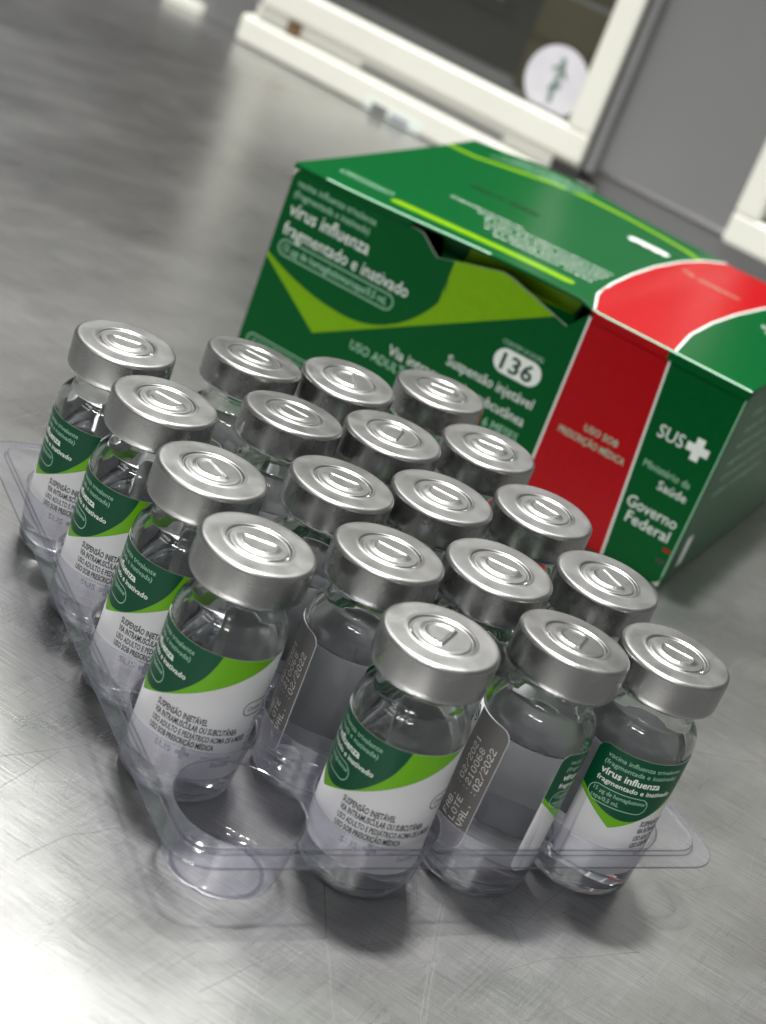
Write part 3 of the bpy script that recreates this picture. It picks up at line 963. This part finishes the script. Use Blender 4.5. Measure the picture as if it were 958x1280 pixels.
# prints on the lid
lime_bar = rrect(25.5, 5.8, 80.5, 10.4, 2.25, 6)
gridfill(lime_bar, .60, 'lime_bar', M['box_lime'], lp)
arcp = [(-.0, 92), (10, 91), (22, 94.5), (34, 99.5), (46, 103), (58, 104.5), (70, 103.5), (80, 101), (86, 97.5)]
lo_ = stroke(arcp, 2.8)
sheet('lime_arc', lo_, lid(.62), M['box_lime'], lp)
redl = [(90.3, 0), (86.6, 10), (84.6, 25), (83.2, 45), (82.8, 65), (84.0, 85), (86.4, 100), (90, BD)]
redr = [(117.5, BD), (114.2, 95), (112, 80), (110.2, 60), (109.6, 40), (110.3, 20), (113.2, 0)]
gridfill(redl + redr, .60, 'red_band', M['box_red'], lp)
sheet('white_line', merge(stroke(redl, .7), stroke(redr, .7)), lid(.66), M['white_ink'], lp)
R180 = math.pi
lw = [text('CADA DOSE CONTÉM CEPAS DO VÍRUS', 81.5, 34.6, 1.7, 0, 42, 'L', R180), text('INFLUENZA TIPO A E TIPO B', 81.5, 30.6, 1.7, 0, 38, 'L', R180),
      text('FRAGMENTADO E INATIVADO', 81.5, 26.6, 1.7, 0, 36, 'L', R180), text('CONSERVAR ENTRE 2 E 8', 81.5, 22.6, 1.7, 0, 34, 'L', R180),
      text('NÃO CONGELAR', 81.5, 18.6, 1.7, 0, 30, 'L', R180),
      text('USO ADULTO E PEDIÁTRICO', 52, 38.4, 1.8, .002, 23, 'L', R180),
      fill([rrect(66.8, 81.4, 80.2, 86.4, 2.4, 6)])]
sheet('lettering', merge(*lw), lid(.64), M['white_ink'], lp)
lw = [ring(rrect(7.0, 10.6, 23.5, 14.2, 1.6), .3), text('CONTEÚDO E DOSES', 22.0, 13.4, 1.6, 0, 13.5, 'L', R180)]
for k, wd in enumerate((26, 30, 24, 28)):
    lw.append(text('vacina influenza trivalente', 44 - k * 1.5, 108.5 - 2.6 * k, 1.6, 0, wd, 'L', R180))
lw += [text('USO SOB PRESCRIÇÃO MÉDICA', 105.5, 78.6, 1.6, .004, 18.5, 'L', R180)]
sheet('lettering', merge(*lw), lid(.66), M['pale_ink'], lp)
lw = [text('USO SOB', 104, 76.2, 1.6, .004, 8, 'L', R180)]
for tx in (text('GOVERNO', 131.5, 63.5, 3.0, .012, 14, 'L', R180), text('FEDERAL', 131.5, 59, 3.0, .012, 12, 'L', R180)):
    sheet('lettering', tx, lid(.66), M['white_ink'], lp)
for tx in (text('210068', 36, 59.5, 2.9, .03, 11, 'L', R180), text('02/2022', 47.5, 60.4, 2.9, .03, 10, 'L', R180), text('136', 78.5, 82.2, 3.2, .02, 9, 'L', R180)):
    sheet('stamped_lettering', tx, lid(.68), M['box_dark'], lp)

# ------------------------------------------------------------------ the cabinet behind
cab = empty('glass_door_cabinet', (210.36, 581.08, 0), 'grey appliance with white framed dark glass doors standing behind the carton', 'cabinet')
cab.rotation_euler = (0, 0, math.atan2(-0.85698787, 0.51533658))   # x along the front, y away from the viewer
# the cabinet shell with two door openings
bevel_box('cabinet_body', (-150, 420, 14, 130, 0, 19.6), M['cab_grey'], cab, .6)
bevel_box('cabinet_body', (189.6, 262, 8, 130, 19.9, 700), M['cab_grey'], cab, 5, 4)
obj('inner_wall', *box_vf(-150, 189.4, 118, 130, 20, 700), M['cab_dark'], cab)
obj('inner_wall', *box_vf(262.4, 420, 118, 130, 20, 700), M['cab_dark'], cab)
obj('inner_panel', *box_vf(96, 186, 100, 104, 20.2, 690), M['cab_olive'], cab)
for z in (60, 86, 92, 130, 240, 350, 460, 570):  # added bars that draw the light streaks reflected in the glass
    obj('streak_bar', *box_vf(-20, 95, 62, 64, z, z + 2.2), M['cab_trim'], cab)
    obj('streak_bar', *box_vf(98, 186, 62, 64, z + 14, z + 16), M['cab_trim'], cab)
obj('inner_side', *box_vf(-152, -148, 20, 117, 20, 700), M['cab_grey'], cab)
sill = bevel_box('sill', (0, 196, 0, 13.6, .3, 13.5), M['cab_white'], cab, 2.2, 3)
obj('gasket', *box_vf(6, 188, 3.2, 7.6, 13.8, 20.6), M['cab_white'], cab)
obj('vent_slot', *box_vf(70, 150, 2.4, 3.0, 15.2, 17.4), M['cab_trim'], cab)
obj('latch', *box_vf(26, 33, 1.4, 3.1, 14.6, 19.6), plain('brown_latch', lin(120, 92, 60), .5), cab)
obj('foot', *box_vf(-52, -30, 8, 13.5, .3, 5), M['cab_white'], cab)
sl = obj('printed_strip', *box_vf(80, 112, -.5, -.1, .8, 5.6), M['white_ink'], cab)
obj('strip_print', *box_vf(84, 93, -.7, -.52, 1.4, 4.6), M['tag'], sl)
obj('strip_print', *box_vf(95, 105, -.7, -.52, 2.0, 3.8), M['soft_ink'], sl)


def door(x0, x1, z0, z1, fw, fb):
    bars = []
    for b in ((x0, x1, 0, 14, z0, z0 + fb), (x0, x0 + fw, .1, 13.9, z0 + fb - .5, z1), (x1 - fw, x1, .1, 13.9, z0 + fb - .5, z1)):
        bars.append(bevel_box('door_frame', b, M['cab_white'], cab, 1.6, 3))
    pn = obj('door_pane', [(x0 + fw - 1, 6, z0 + fb - 1), (x1 - fw + 1, 6, z0 + fb - 1), (x1 - fw + 1, 6, z1), (x0 + fw - 1, 6, z1)], [(0, 1, 2, 3)], M['pane'], cab)
    gk = obj('gasket', *box_vf(x0 + fw - .6, x1 - fw + .6, 4.6, 7.4, z0 + fb - .4, z0 + fb + .9), M['gasket'], cab)
    return pn


pn = door(8.9, 189.2, 21.1, 700, 12.4, 13.2)
obj('gasket', *box_vf(189.3, 191.2, 3.5, 8.4, 20.5, 700), M['gasket'], cab)
obj('edge_trim', *box_vf(191.4, 195.4, 2.6, 8.2, 20.2, 700), M['cab_trim'], cab)
obj('hinge', *box_vf(176, 190, 2.0, 3.4, 14.2, 19.2), M['gasket'], cab)
door(260.7, 400, 20.6, 700, 11.5, 13.0)
st_c = (162.4, 47.8)
pts = [(st_c[0] + 15.4 * math.cos(k * math.pi / 20), st_c[1] + 15.0 * math.sin(k * math.pi / 20)) for k in range(40)]
st = sheet('round_sticker', fill([pts]), lambda u, z: (u, 5.6, z), plain('sticker_paper', lin(208, 206, 212), .5), cab)
mk = merge(stroke([(162.6, 38.5), (162.2, 46), (163.2, 54), (162.2, 58)], 2.6), stroke([(158.8, 52), (162.6, 55), (166.4, 50)], 1.6), stroke([(160, 44), (165.6, 47)], 1.8))
sheet('sticker_emblem', mk, lambda u, z: (u, 5.4, z), plain('sticker_ink', lin(120, 138, 132), .6), st)
